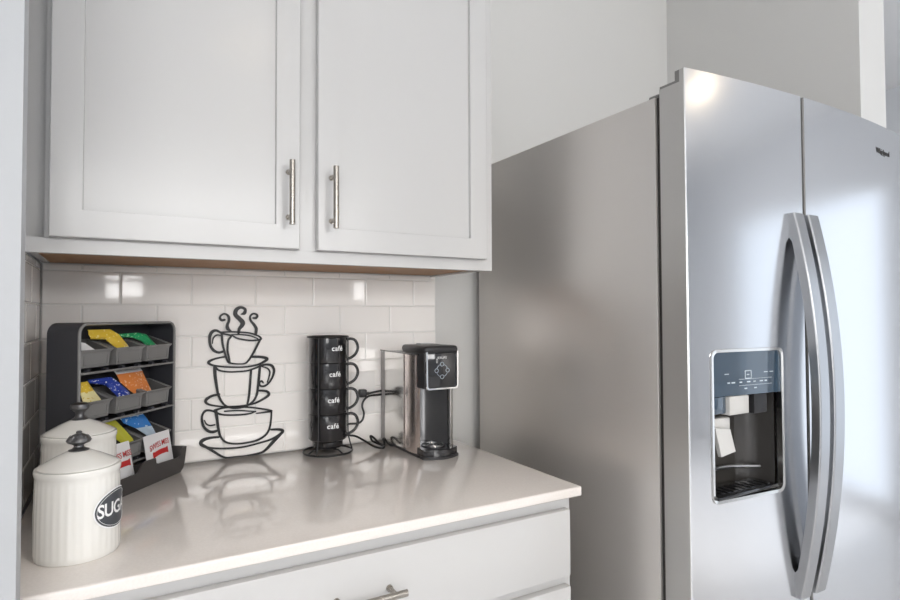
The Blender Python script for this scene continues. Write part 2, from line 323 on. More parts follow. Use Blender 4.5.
# ------------------------------------------------------------------ upper cabinet
uc = thing('wall_cabinet','white two door wall cabinet hanging above the tiled backsplash','cabinet',(0,0,0))
UZ = 2.30
bm = bmesh.new()
box(bm,.034,.9945,-.325,-.006,1.418,UZ); box(bm,.002,.0338,-.288,-.006,1.4186,UZ)                    # carcass
box(bm,.002,.9945,-.325,-.306,1.3915,1.4185)               # bottom rail of the face frame
box(bm,.002,.016,-.306,-.006,1.3975,1.4185)
box(bm,.9805,.9945,-.306,-.006,1.3935,1.4185)
link('body',bm,M['cab'],uc,False)
link('underside', B(.016,.9805,-.3055,-.0095,1.3980,1.4040), M['cabwood'], uc, False)['label']='brown wooden underside'
def shaker(parent, x0,x1,z0,z1,yf,yb,st=.05,rec=.008):
    bm = bmesh.new()
    def loop(x0,x1,z0,z1,y): return [bm.verts.new(q) for q in ((x0,y,z0),(x1,y,z0),(x1,y,z1),(x0,y,z1))]
    e=.0015
    L0=loop(x0,x1,z0,z1,yb); L1=loop(x0,x1,z0,z1,yf+e); L2=loop(x0+e,x1-e,z0+e,z1-e,yf)
    L3=loop(x0+st,x1-st,z0+st,z1-st,yf); L4=loop(x0+st+.0015,x1-st-.0015,z0+st+.0015,z1-st-.0015,yf+rec)
    for a,b in ((L0,L1),(L1,L2),(L2,L3),(L3,L4)): bridge_loop(bm,a,b)
    bm.faces.new(L4); bm.faces.new(L0[::-1])
    return link('door',bm,M['cab'],parent,True,angle=20)
d = shaker(uc,.0415,.486,1.4195,2.27,-.345,-.3255); bar_pull('handle',d,(.461,1.534),'z',y_face=-.345)
d = shaker(uc,.5255,.968,1.4195,2.27,-.345,-.3255); bar_pull('handle',d,(.5555,1.5325),'z',y_face=-.345)

# ------------------------------------------------------------------ refrigerator
FX0,FX1 = 1.13,2.042; FC = (FX0+FX1)/2
fr = thing('refrigerator','tall stainless side by side refrigerator right of the counter','refrigerator',(0,0,0))
bm = bmesh.new(); box(bm,FX0,FX1,-.742,-.05,.03,1.737,bev=.004); box(bm,FX0+.03,FX1-.03,-.70,-.08,0,.03)
link('body',bm,M['fside'],fr)
link('gasket', B(FX0+.006,FX1-.006,-.7535,-.7425,.07,1.735), M['darkgap'], fr, False)
for hx in (FX0+.012,FX1-.062): link('hinge_cover',B(hx,hx+.05,-.742,-.715,1.7375,1.747,bev=.003),M['trim_gapshade'],fr)
def arch(x): return -.816 - .0275*(1-((x-FC)/(.456))**2)
SPL = 1.5015
DX0,DX1,DZ0,DZ1 = 1.192,1.406,.896,1.2015       # dispenser opening
def fridge_door(name, x0, x1, hole=None):
    bm = bmesh.new(); zb,zt = .075,1.773
    n = 26; xs = [x0+(x1-x0)*i/n for i in range(n+1)]
    zs = [zb,zt]
    if hole:
        xs = sorted(set([x for x in xs if abs(x-hole[0])>.006 and abs(x-hole[1])>.006]+[hole[0],hole[1]])); zs = [zb,hole[2],hole[3],zt]
    ins = .0025
    def yf(x):
        e = min(x-x0,x1-x); return arch(x) + (0 if e>ins else (ins-e)*.9)
    xs = sorted(set([xs[0],xs[0]+.0010,xs[0]+.0025]+xs[1:-1]+[xs[-1]-.0025,xs[-1]-.0010,xs[-1]]))
    V = [[bm.verts.new((x,yf(x),z)) for z in zs] for x in xs]
    for i in range(len(xs)-1):
        for j in range(len(zs)-1):
            if hole and j==1 and xs[i]>=hole[0]-1e-6 and xs[i+1]<=hole[1]+1e-6: continue
            bm.faces.new((V[i][j],V[i+1][j],V[i+1][j+1],V[i][j+1])).material_index = 1 if (i<2 and x0>1.2) or (i>len(xs)-4 and x0<1.2) else (2 if i<1 else 0)  # edge strips beside the split carry gap shade in their colour
    # front skin returns, then the thicker grey core behind
    yb_ = -.8035
    T = [[bm.verts.new((x,yb_,z)) for z in (zb,zt)] for x in xs]
    for i in range(len(xs)-1):
        if hole and False: pass
        bm.faces.new((V[i][0],T[i][0],T[i+1][0],V[i+1][0])).material_index = 1
        bm.faces.new((V[i][-1],V[i+1][-1],T[i+1][1],T[i][1])).material_index = 1
    for i,c in ((0,1),(-1,1)):
        col = V[i]
        bm.faces.new([T[i][0],T[i][1]]+col[::-1]).material_index = 2 if (x0<1.2 and i==0) else 1  # side faces at the split coloured dark to stand for gap shade
    if hole:
        for a,b,c,d in ((x0,hole[0]-.001,zb,1.748),(hole[1]+.001,x1,zb,1.748),(hole[0]-.001,hole[1]+.001,zb,hole[2]-.001),(hole[0]-.001,hole[1]+.001,hole[3]+.001,1.748)): box(bm,a,b,yb_+.0001,-.754,c,d,mi=2)
    else: box(bm,x0,x1,yb_+.0001,-.754,zb,1.748,mi=2)
    box(bm,x0+.0006,x1-.0006,yb_+.0002,-.7925,1.7482,zt,mi=1)
    box(bm,x0+.001,x1-.001,-.7923,-.7545,1.7482,1.7535,mi=1)
    return link(name,bm,[M['steel'],M['trim_gapshade'],M['doorside']],fr,True,angle=30)
fd = fridge_door('freezer_door', FX0, SPL-.004, (DX0,DX1,DZ0,DZ1))
rd = fridge_door('fridge_door', SPL+.004, FX1)
def bow_handle(parent, xa, xb, z0=.655, z1=1.501):
    bm = bmesh.new(); n = 40; rings = []
    for i in range(n+1):
        t = i/n; z = z0+(z1-z0)*t
        s = 1-(2*t-1)**2
        yo = -.853 - .048*s                                   # outer face
        th = .019
        yi = yo+th if .05<t<.95 else -.832
        sh = 0
        r = .0022
        rings.append([bm.verts.new(q) for q in ((xa+sh,yi,z),(xb+sh,yi,z),(xb+sh,yo+r,z),(xb+sh-r*.5,yo+r*.25,z),(xb+sh-r*1.5,yo-.0005,z),(xa+sh+r*1.5,yo-.0005,z),(xa+sh+r*.5,yo+r*.25,z),(xa+sh,yo+r,z))])
    for a,b in zip(rings,rings[1:]): bridge_loop(bm,a,b)
    bm.faces.new(rings[0]); bm.faces.new(rings[-1])
    return link('handle',bm,M['handle_steel'],parent,True,angle=18)
bow_handle(fd,1.442,1.4805); bow_handle(rd,1.4985,1.541)
# dispenser: bezel, glass panel, cavity, paddle, nozzle, tray (all sub-parts of the freezer door)
bm = bmesh.new()
ov = rrect(DX0-.004,DX1+.004,DZ0-.004,DZ1+.004,.018); iv = rrect(DX0+.003,DX1-.003,DZ0+.003,DZ1-.003,.013)
o1=[bm.verts.new((x,arch(x)-.0003,z)) for x,z in ov]; o2=[bm.verts.new((x,arch(x)-.003,z)) for x,z in rrect(DX0-.003,DX1+.003,DZ0-.003,DZ1+.003,.016)]
i1=[bm.verts.new((x,arch(x)-.002,z)) for x,z in iv]; i2=[bm.verts.new((x,arch(x)+.010,z)) for x,z in iv]
bridge_loop(bm,o1,o2); bridge_loop(bm,o2,i1); bridge_loop(bm,i1,i2)
link('dispenser_bezel',bm,M['steelsm'],fd)
PZ = 1.108
bm = bmesh.new(); n=14; fr_,bk=[],[]
pts = [(DX0+.002+(DX1-DX0-.004)*i/n) for i in range(n+1)]
A=[[bm.verts.new((x,arch(x)+d,z)) for x in pts] for d,z in ((.0115,PZ),(.0015,PZ),(.0015,DZ1-.002),(.0115,DZ1-.002))]
for a,b in zip(A,A[1:]+[A[0]]):
    for i in range(n): bm.faces.new((a[i],a[i+1],b[i+1],b[i]))
for i in (0,n): bm.faces.new([r[i] for r in A])
pn = link('dispenser_panel',bm,M['panel'],fd); pn['label']='glossy glass control panel with a blue reflection put into its colour'
bm = bmesh.new()
def icon_bar(x0,x1,z0,z1): prism(bm,[(x0,z0),(x1,z0),(x1,z1),(x0,z1)],lambda a,b,t:(a,arch(a)+.0012-t,b),0,.0008)
cxp=(DX0+DX1)/2+.0
for w,h in ((.009,.008),): 
    for s in (-1,1):
        icon_bar(cxp-w,cxp+w,1.150+s*h-.0008,1.150+s*h+.0008); icon_bar(cxp+s*w-.0008,cxp+s*w+.0008,1.150-h,1.150+h)
icon_bar(cxp-.004,cxp+.003,1.149,1.151)
for i,x in enumerate((-.062,-.05,-.026,-.004,.016,.036,.052)): icon_bar(cxp+x,cxp+x+(.010 if i%2 else .007),1.1335,1.136)
for x in (-.07,.05,.068): icon_bar(cxp+x,cxp+x+.012,1.1525,1.1538)
icon_bar(cxp-.028,cxp+.075,1.1405,1.1411); icon_bar(cxp-.028,cxp+.075,1.1275,1.1281)
for x in (-.012,.018): icon_bar(cxp+x,cxp+x+.008,1.120,1.1225)
link('panel_icons',bm,M['icon'],fd,False)
# cavity shell with a rounded back
bm = bmesh.new(); n=18; prof=[]
for i in range(n+1):
    t=PI*i/n; prof.append((cxp-(DX1-DX0)/2*.985*math.cos(t), -.812+.068*math.sin(t)**.6 if 0<i<n else -.822))
V=[[bm.verts.new((x,y,z)) for x,y in prof] for z in (DZ0+.004,DZ0+.03,PZ)]
for a,b in zip(V,V[1:]):
    for i in range(n): bm.faces.new((a[i],a[i+1],b[i+1],b[i]))
F=[[bm.verts.new((prof[0][0] if k==0 else prof[-1][0], arch(prof[0][0])+.009, z)) for k in (0,1)] for z in (DZ0+.004,DZ0+.03,PZ)]
for j in (0,1):
    bm.faces.new((F[j][0],V[j][0],V[j+1][0],F[j+1][0])); bm.faces.new((F[j][1],F[j+1][1],V[j+1][-1],V[j][-1]))
bm.faces.new([F[2][0]]+V[2]+[F[2][1]]); bm.faces.new([F[0][1]]+V[0][::-1]+[F[0][0]])
link('dispenser_cavity',bm,M['cavity'],fd)
bm=bmesh.new(); box(bm,1.240,1.306,-.829,-.775,1.068,PZ-.001,bev=.003); link('ice_chute',bm,M['paddle'],fd)
bm=bmesh.new(); box(bm,1.328,1.375,-.826,-.78,1.064,PZ-.001,bev=.003); link('water_nozzle',bm,M['blackplastic'],fd)
bm=bmesh.new(); box(bm,1.196,1.238,-.822,-.785,1.072,PZ-.001,bev=.002); link('light_block',bm,M['panel'],fd)
bm=bmesh.new(); prism(bm,[(1.198,1.046),(1.245,1.040),(1.255,.994),(1.208,.988)],lambda a,b,t:(a,-.825+(1.046-b)*-.10+t,b),0,.008); 
box(bm,1.205,1.262,-.815,-.790,1.035,1.062,bev=.004); link('paddle',bm,M['paddle'],fd)
bm=bmesh.new(); prism(bm,[(1.243,1.060),(1.262,1.060),(1.276,1.012),(1.262,1.012)],lambda a,b,t:(a,-.808+t,b),0,.008); link('lever',bm,M['blackgloss'],fd)
bm=bmesh.new(); box(bm,DX0+.006,DX1-.006,-.832,-.770,DZ0+.0045,DZ0+.012,bev=.002)
for i in range(9): box(bm,DX0+.03+i*.019,DX0+.042+i*.019,-.822,-.785,DZ0+.0121,DZ0+.0135)
link('drip_grille',bm,M['blackgloss'],fd)
bm=bmesh.new(); tube(bm,[(DX0+.006,-.790,DZ0+.040),((DX0+DX1)/2,-.762,DZ0+.044),(DX1-.006,-.790,DZ0+.040)],.004,8); link('tray_rail',bm,M['handle_steel'],fd)
# badge
bm=text_bm('Whirlpool',.021,.0003,0,1.0)
for v in bm.verts:
    x=1.9025+v.co.x; v.co=Vector((x,arch(x)-.0006-v.co.z,1.7035+v.co.y))
tube(bm,[(1.8985+.017*math.cos(t),arch(1.90)-.0012,1.7035+.0085*math.sin(t)) for t in [2.6+i*.55 for i in range(8)]],.0006,6)
link('badge',bm,M['darkgap'],rd,False)
# ------------------------------------------------------------------ metal wall art
root = thing('wall_art','black metal wall art of three stacked steaming coffee cups','wall art',(.37,-.009,.9145))
def ribbon(bm, pts, y0, y1):
    p = catmull(pts,5); L=[];R=[]
    for i,(x,z,w) in enumerate(p):
        a=p[max(i-1,0)]; b=p[min(i+1,len(p)-1)]; dx,dz=b[0]-a[0],b[1]-a[1]; l=math.hypot(dx,dz) or 1
        nx,nz=-dz/l*w/2,dx/l*w/2; L.append((x+nx,z+nz)); R.append((x-nx,z-nz))
    ring=[]
    for (a,b),(c,d) in zip(L,R):
        ring.append([bm.verts.new((a-.37,y0+.009,max(b,.9147)-.9145)),bm.verts.new((c-.37,y0+.009,max(d,.9147)-.9145)),bm.verts.new((c-.37,y1+.009,max(d,.9147)-.9145)),bm.verts.new((a-.37,y1+.009,max(b,.9147)-.9145))])
    for a,b in zip(ring,ring[1:]): bridge_loop(bm,a,b)
    bm.faces.new(ring[0]); bm.faces.new(ring[-1][::-1])
    for e in (0,-1):   # rounded stroke ends
        x,z,w=p[e]; q=[(x+w/2*math.cos(2*PI*k/12),z+w/2*math.sin(2*PI*k/12)) for k in range(12)]
        prism(bm,[(a-.37,max(b,.9147)-.9145) for a,b in q],lambda a,b,t:(a,t+.009,b),y0+.0001,y1-.0001)
for nm,strokes in ART:
    bm=bmesh.new()
    for i,s in enumerate(strokes): ribbon(bm,s,-.0115+i*.00005,-.0075-i*.00005)
    link(nm,bm,M['black'],root)

# ------------------------------------------------------------------ canisters
def canister(loc, h, r, label, rz=0, text=None, az=0):
    t = thing('canister',label,'canister',loc,rz)
    n = 144; bm = bmesh.new()
    zs=[(0,.965),(.003,.995),(.010,1.0),(h*.5,.995),(h-.020,.975),(h-.012,.972)]
    rings=[]
    for z,k in zs:
        ring=[]
        for i in range(n):
            a=2*PI*i/n; fl=1-.012*abs(math.sin(a*18))**2 if .004<z<h-.015 else 1-.004
            ring.append(bm.verts.new((r*k*fl*math.cos(a),r*k*fl*math.sin(a),z)))
        rings.append(ring)
    for k,z in ((.985,h-.010),(1.0,h-.006),(1.0,h-.002),(.985,h),(.90,h+.0002),(.50,h+.0002),(0,h+.0002)):
        if k: rings.append([bm.verts.new((r*k*math.cos(2*PI*i/n),r*k*math.sin(2*PI*i/n),z)) for i in range(n)])
    for a,b in zip(rings,rings[1:]): bridge_loop(bm,a,b)
    bm.faces.new(rings[0][::-1]); bm.faces.new(rings[-1])
    link('body',bm,M['ceramic'],t)
    bm=bmesh.new(); rr=r*.955
    lathe(bm,[(0,h+.0004),(rr*.975,h+.0004),(rr*.985,h+.0012),(rr*.975,h+.0022),(rr*.94,h+.0036),(rr*.80,h+.0080),(rr*.55,h+.0155),(rr*.35,h+.0205),(rr*.28,h+.0222),(0,h+.0245)],64)
    lid=link('lid',bm,M['ceramic'],t)
    bm=bmesh.new(); k=h+.0225
    if text: lathe(bm,[(r_*.79,z_) for r_,z_ in [(0,k),(.0175,k),(.018,k+.0014),(.0125,k+.003),(.0088,k+.0055),(.0085,k+.008),(.012,k+.010),(.0195,k+.0125),(.0215,k+.015),(.0205,k+.018),(.0150,k+.0225),(.0080,k+.0253),(.0045,k+.0265),(.0055,k+.0285),(.0035,k+.0300),(0,k+.0305)]],40)
    else: lathe(bm,[(r_*.70,z_) for r_,z_ in [(0,k),(.0180,k),(.0185,k+.0015),(.0125,k+.004),(.0095,k+.0085),(.0105,k+.0125),(.0160,k+.0165),(.0210,k+.0195),(.0220,k+.0235),(.0205,k+.0270),(.0150,k+.0290),(.0070,k+.0300),(0,k+.0302)]],40)
    if text:
        for i in range(14):
            a=2*PI*i/14
            tube(bm,[(.0164*math.cos(a),.0164*math.sin(a),k+.015),(.0117*math.cos(a+.12),.0117*math.sin(a+.12),k+.0225)],.0012,6,smooth=False)
    link('knob',bm,M['pewter'],lid)
    if text:
        R0=r*.992+.0010; zc=h*.515
        def wrap(x,z,d): a=az+x/R0; return ((R0+d)*math.cos(a),(R0+d)*math.sin(a),zc+z)
        for (hw,hh,d,mm,nm) in ((.042,.0305,0,'white','label_border'),(.0400,.0285,.0005,'label','label_plate'),):
            bm=bmesh.new(); N_=24
            rows=[]
            for j in range(-N_,N_+1):
                x=hw*math.sin(PI/2*j/N_); zz=hh*math.sqrt(max(1-(x/hw)**2,0))
                rows.append([bm.verts.new(wrap(x,zz*q,d)) for q in (-1,-.5,0,.5,1)] if zz>1e-4 else [bm.verts.new(wrap(x,0,d))])
            for a,b in zip(rows,rows[1:]):
                if len(a)==1: [bm.faces.new((a[0],b[q],b[q+1])) for q in range(4)]
                elif len(b)==1: [bm.faces.new((a[q],b[0],a[q+1])) for q in range(4)]
                else: [bm.faces.new((a[q],b[q],b[q+1],a[q+1])) for q in range(4)]
            if nm=='label_border': lb=link('label',bm,M[mm],t); lb['label']='dark oval label lettered in white'
            else: link('plate',bm,M[mm],lb)
        bm=text_bm(text,.0245,0,.0005,.93)
        bmesh.ops.subdivide_edges(bm,edges=[e for e in bm.edges if abs(e.verts[0].co.x-e.verts[1].co.x)>.006],cuts=2)
        for v in bm.verts:
            v.co=Vector(wrap(v.co.x,v.co.y*1.15,.0011))
        link('lettering',bm,M['white'],lb,False)
        bm=bmesh.new()
        tube(bm,[wrap(.0372*math.cos(2*PI*k/48),.0260*math.sin(2*PI*k/48),.0008) for k in range(48)],.00035,5,smooth=False,closed=True)
        link('inner_line',bm,M['white'],lb,False)
    return t
canister((.0985,-.507,.9143),.133,.0577,'cream ridged ceramic canister nearest the camera with a dark sugar label',text='SUGAR',az=math.radians(-27))
canister((.0925,-.357,.9143),.158,.0575,'plain cream ceramic canister behind the sugar one beside the packet caddy')

# ------------------------------------------------------------------ packet caddy (turned to stand diagonally in the corner)
CA = math.radians(51); CW = .2905
# local x = along the face, local y = backwards, z up
caddy = thing('packet_caddy','charcoal three tier caddy of small bins in the corner of the worktop','caddy',(.0848,-.2728,.9143),CA)
CH=.3500; CD=.069
bm=bmesh.new(); r=.022
out=[(0,.004)]+[(0,CH-r)]+[(r-r*math.cos(PI/2*i/8),CH-r+r*math.sin(PI/2*i/8)) for i in range(1,9)]+[(CW-r+r*math.sin(PI/2*i/8),CH-r+r*math.cos(PI/2*i/8)) for i in range(0,9)]+[(CW,.004)]
w=.004; r2=r-w
inn=[(w,.004)]+[(w,CH-r)]+[(r-r2*math.cos(PI/2*i/8),CH-r+r2*math.sin(PI/2*i/8)) for i in range(1,9)]+[(CW-r+r2*math.sin(PI/2*i/8),CH-r+r2*math.cos(PI/2*i/8)) for i in range(0,9)]+[(CW-w,.004)]
Of=[bm.verts.new((a,0,b)) for a,b in out]; Ob=[bm.verts.new((a,CD,b)) for a,b in out]
If=[bm.verts.new((a,0,b)) for a,b in inn]; Ib=[bm.verts.new((a,CD-.004,b)) for a,b in inn]
for i in range(len(out)-1):
    for p,q in ((Of,Ob),(If,Of),(Ib,If)): bm.faces.new((p[i],p[i+1],q[i+1],q[i]))
bm.faces.new(Ob); bm.faces.new(Ib[::-1])
for i in (0,-1): bm.faces.new((Of[i],Ob[i],Ib[i],If[i]))
link('case',bm,M['caddy'],caddy)
bm=bmesh.new(); tube(bm,[(a,0,b) for a,b in [((p[0]+q[0])/2,(p[1]+q[1])/2) for p,q in zip(out,inn)]],.0030,8,smooth=False); link('front_edge',bm,M['bin'],caddy)
SH=[1.168-.9143,1.067-.9143,.966-.9143]
for z in SH:
    bm=bmesh.new(); box(bm,w+.0003,CW-w-.0003,.002,CD-.0045,z-.004,z)
    box(bm,w+.0003,CW-w-.0003,-.0008,.0019,z-.0036,z+.0008,bev=.0006,seg=1,mi=1)
    for k in range(3):
        for s in (.022,.070): box(bm,k*.094+s,k*.094+s+.008,.0,.010,z+.0001,z+.006)
    link('shelf',bm,[M['caddy'],M['bin']],caddy)
def make_bin(k,z):
    x0=.0065+k*.0925; x1=x0+.0755+(0.006 if k else 0.002)
    if k==2: x1=min(x1,CW-.012)
    y0,y1=.001,.056; zb=z+.009; zf=z+.043; zk=z+.062; t=.0022; fl=.004
    bm=bmesh.new()
    def lp(x0,x1,y0,y1,zf,zk): return [bm.verts.new(q) for q in ((x0,y0,zf),(x1,y0,zf),(x1,y1,zk),(x0,y1,zk))]
    bot=lp(x0+.003,x1-.003,y0+.002,y1,zb,zb); mid=lp(x0+.001,x1-.001,y0,y1,zf-.006,zk-.006)
    rim=lp(x0-fl+.002,x1+fl-.001,y0-.004,y1,zf-.001,zk-.001); rim2=lp(x0-fl+.002,x1+fl-.001,y0-.004,y1,zf+.001,zk+.001)
    inn=lp(x0+t,x1-t,y0+t,y1-t,zf,zk); ib=lp(x0+t+.004,x1-t-.004,y0+t+.003,y1-t,zb+.003,zb+.003)
    bm.faces.new(bot[::-1])
    for a,b in ((bot,mid),(mid,rim),(rim,rim2)): bridge_loop(bm,a,b,0)
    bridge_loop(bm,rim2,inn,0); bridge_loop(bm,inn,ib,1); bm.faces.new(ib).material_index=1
    # raised frame on the front
    fx0,fx1,fz0,fz1=x0+.008,x1-.008,zb+.004,zf-.008
    for a in ((fx0,fx1,fz0,fz0+.0015),(fx0,fx1,fz1-.0015,fz1),(fx0,fx0+.0015,fz0,fz1),(fx1-.0015,fx1,fz0,fz1)):
        box(bm,a[0],a[1],y0-.0007,y0+.002,a[2],a[3])
    o=link('bin',bm,[M['bin'],M['binin']],caddy,True,angle=30); o['label']='open smoke grey bin'
for z in SH:
    for k in range(3): make_bin(k,z)
# front tray with scooped compartments
TD=.040
prof=[(-.006,.012),(0,.0),(.264,.0),(.273,.008),(.2765,.022),(.2765,.058),(.262,.058),(.259,.052),(.256,.040),(.250,.037),(.180,.041),(.172,.044),(.168,.056),(.135,.057),(.126,.052),(.118,.040),(.112,.037),(.050,.037),(.040,.040),(.036,.052),(.030,.058),(-.006,.058)]
bm=bmesh.new()
prism(bm,prof,lambda a,b,t:(a,-t-b*.12,b),TD-.008,TD-.0045)
prism(bm,[(-.006,.003),(-.002,0),(.276,0),(.290,.0105)][:0] or [(.0,.0),(.272,.0),(.272,.004),(.0,.004)],lambda a,b,t:(a,-t,b),-.060,TD-.008)
for xa in (-.006,.2730):
    prism(bm,[(-.0,.004),(TD-.0078,.004),(TD-.0005,.058),(-.0,.058)],lambda a,b,t:(t,-a,b),xa,xa+.0035)
for xa in (.140,.160):
    prism(bm,[(-.0,.004),(TD-.0078,.004),(TD-.002,.050),(-.0,.044)],lambda a,b,t:(t,-a,b),xa,xa+.003)
link('front_tray',bm,M['tray'],caddy,True)

def packet(edges, mats, label, y_top, y_bot, group=None, th=.0022, drop=.014, name='packet'):
    """edges: cross edges [((u,z),(u,z)),...] from the free end to the tucked end, in the caddy's own frame"""
    n=len(edges)
    ea,eb=edges[-1]; pa,pb=edges[-2]
    ctr=[((a[0]+b[0])/2,(a[1]+b[1])/2) for a,b in edges]
    cx=sum(c[0] for c in ctr)/n; cz=min(min(a[1],b[1]) for a,b in edges)
    org=Vector((.087,-.27,.9143))+Vector((cx*math.cos(CA),cx*math.sin(CA),cz-.9143))
    bm=bmesh.new(); m_=7; rows=[]; sub=4; seq=[]
    for i in range(n-1):
        for s in range(sub): seq.append((i,s/sub))
    seq.append((n-1,0))
    for idx,(i,s) in enumerate(seq):
        if i<n-1: A=[edges[i][0][k]*(1-s)+edges[i+1][0][k]*s for k in (0,1)]; Bb=[edges[i][1][k]*(1-s)+edges[i+1][1][k]*s for k in (0,1)]
        else: A,Bb=edges[i]
        v=idx/(len(seq)-1); yy=y_top*(1-v)+y_bot*v
        fr_=[];bk_=[]
        for j in range(m_):
            q=j/(m_-1); u=A[0]*(1-q)+Bb[0]*q; z=A[1]*(1-q)+Bb[1]*q
            b=th*max(math.sin(PI*q),0)**.6*max(math.sin(PI*min(max(v,.0),1)),0)**.5+.0003
            wob=.0012*math.sin(9*q+5*v+cx*90)
            fr_.append(bm.verts.new((u-cx,yy-b+wob,z-cz))); bk_.append(bm.verts.new((u-cx,yy+b+wob,z-cz)))
        rows.append((fr_,bk_,i))
    for (a,a2,i),(b,b2,_) in zip(rows,rows[1:]):
        mi=min(i,len(mats)-1)
        for j in range(m_-1):
            bm.faces.new((a[j],a[j+1],b[j+1],b[j])).material_index=mi; bm.faces.new((a2[j],b2[j],b2[j+1],a2[j+1])).material_index=mi
        bm.faces.new((a[0],b[0],b2[0],a2[0])).material_index=mi; bm.faces.new((a[-1],a2[-1],b2[-1],b[-1])).material_index=mi
    for rr in (rows[0],rows[-1]):
        for j in range(m_-1): bm.faces.new((rr[0][j],rr[0][j+1],rr[1][j+1],rr[1][j]))
    o=link(name,bm,[M[k] for k in mats],None,True,angle=60)
    o.location=org; o.rotation_euler=(0,0,CA); tag(o,label,'packet',group)
    return o,(cx,cz)
G='drink packets in the caddy bins'
packet([((.019,1.231),(.020,1.224)),((.041,1.224),(.028,1.211)),((.061,1.206),(.031,1.198))],['packet','packet'],'crumpled white packet in the top row bin at the left end',.040,.012,G)
packet([((.052,1.250),(.060,1.231)),((.106,1.250),(.097,1.229)),((.128,1.238),(.104,1.221)),((.151,1.214),(.117,1.208)),((.155,1.200),(.120,1.196))],['yellow','yellow','yellow','paleyellow'],'long golden yellow packet lying across the top row bins',.030,.012,G)
packet([((.132,1.239),(.140,1.231)),((.190,1.240),(.175,1.230)),((.215,1.236),(.195,1.222)),((.242,1.212),(.210,1.208)),((.244,1.199),(.214,1.196))],['green','green','green','paleblue'],'green packet bent over the right hand bin of the top row',.030,.012,G)
packet([((.022,1.161),(.038,1.161)),((.022,1.118),(.038,1.118))],['yellow'],'small yellow packet standing behind the pale yellow one in the middle row',.040,.034,G)
packet([((.022,1.147),(.050,1.148)),((.025,1.128),(.062,1.128)),((.028,1.112),(.072,1.110)),((.030,1.098),(.074,1.096))],['yellow','paleyellow','paleyellow'],'yellow packet with a pale lower edge in the middle row left bin',.026,.012,G)
bp,_=packet([((.053,1.150),(.060,1.142)),((.110,1.150),(.100,1.134)),((.130,1.136),(.108,1.122)),((.157,1.112),(.117,1.110)),((.159,1.098),(.121,1.096))],['blue','blue','blue','blue'],'dark blue packet with white flecks in the middle row',.030,.012,G)
packet([((.129,1.160),(.212,1.160)),((.130,1.153),(.213,1.153)),((.136,1.136),(.217,1.134)),((.160,1.115),(.224,1.112)),((.180,1.098),(.224,1.098))],['packet','orange','orange','orange'],'orange packet with a white top edge in the middle row right bin',.034,.012,G)
packet([((.074,1.063),(.125,1.061)),((.100,1.036),(.148,1.034)),((.131,1.010),(.167,1.010)),((.135,.996),(.170,.996))],['lime','lime','lime'],'lime yellow packet in the bottom row centre bin',.028,.012,G)
packet([((.135,1.068),(.208,1.065)),((.139,1.058),(.212,1.055)),((.146,1.047),(.216,1.047)),((.180,1.030),(.230,1.026)),((.208,1.010),(.240,1.008)),((.212,.996),(.243,.996))],['paleblue','skyblue','skyblue','paleblue','paleblue'],'sky blue packet with pale bands in the bottom row right bin',.028,.012,G)
# white specks printed on the dark blue packet
bm=bmesh.new()
for u,z in ((-.010,.040),(.004,.030),(.012,.022),(.020,.016),(-.040,.047),(.006,.038)):
    pass
bm.free()
def cocoa(ul,ur,zt,zb,label,lean):
    w=ur-ul; org=Vector((.087,-.27,.9143)); cx=(ul+ur)/2
    bm=bmesh.new(); nx,nz=10,10; F=[];K=[]
    H=zt-zb
    def P(q,v,d):
        b=.0035*(max(math.sin(PI*min(max(q,0),1)),0)**.5)*(math.sin(PI*min(max((v-.06)/.88,0),1))**.5)+.0004
        return ((q-.5)*w+lean*v, .014*v - (b*d) , H*v)
    F=[[bm.verts.new(P(i/nx,j/nz,1)) for i in range(nx+1)] for j in range(nz+1)]
    K=[[bm.verts.new(P(i/nx,j/nz,-1)) for i in range(nx+1)] for j in range(nz+1)]
    for j in range(nz):
        for i in range(nx):
            bm.faces.new((F[j][i],F[j][i+1],F[j+1][i+1],F[j+1][i])); bm.faces.new((K[j][i],K[j+1][i],K[j+1][i+1],K[j][i+1]))
        for i in (0,nx): bm.faces.new((F[j][i],F[j+1][i],K[j+1][i],K[j][i]))
    for j in (0,nz):
        for i in range(nx): bm.faces.new((F[j][i],K[j][i],K[j][i+1],F[j][i+1]))
    o=link('packet',bm,M['packet'],None,True,angle=60); yb=-.020
    o.location=org+Vector((cx*math.cos(CA)-yb*math.sin(CA),cx*math.sin(CA)+yb*math.cos(CA),zb-.9143)); o.rotation_euler=(0,0,CA)
    tag(o,label,'packet','cocoa packets in the caddy tray')
    bm=text_bm('SWISS MISS',.0145,0,.0001,.95)
    sx=.066/ (max(v.co.x for v in bm.verts)-min(v.co.x for v in bm.verts))
    for v in bm.verts:
        x=v.co.x*sx; y=v.co.y*1.15-.006*(1-(x/.037)**2)*(-.6)
        q=x/w+.5; vv=.70+(y+x*.10)/H; p=P(q,vv,1.0); v.co=Vector((p[0],p[1]-.0018,p[2]))
    link('lettering',bm,M['red'],o,False)
    bm=bmesh.new(); n=16
    top=[];bot=[]
    for i in range(n+1):
        x=-.026+.052*i/n; zc=.535+.030*math.sin((i/n)*5-.6)*.5; hh=(.0055 if 2<=i<=n-2 else .007)/H
        for arr,s in ((top,1),(bot,-1)):
            p=P(x/w+.5+lean*0,zc+s*hh+x*.10/H,1.0); arr.append(bm.verts.new((p[0],p[1]-.0010,p[2])))
    for i in range(n): bm.faces.new((top[i],top[i+1],bot[i+1],bot[i]))
    link('ribbon_print',bm,M['red'],o,False)
cocoa(.174,.262,1.013,.922,'white cocoa packet with red lettering at the right end of the caddy tray',-.004)
cocoa(.062,.132,1.015,.922,'white cocoa packet with red lettering half hidden behind the canisters',-.006)
o=None

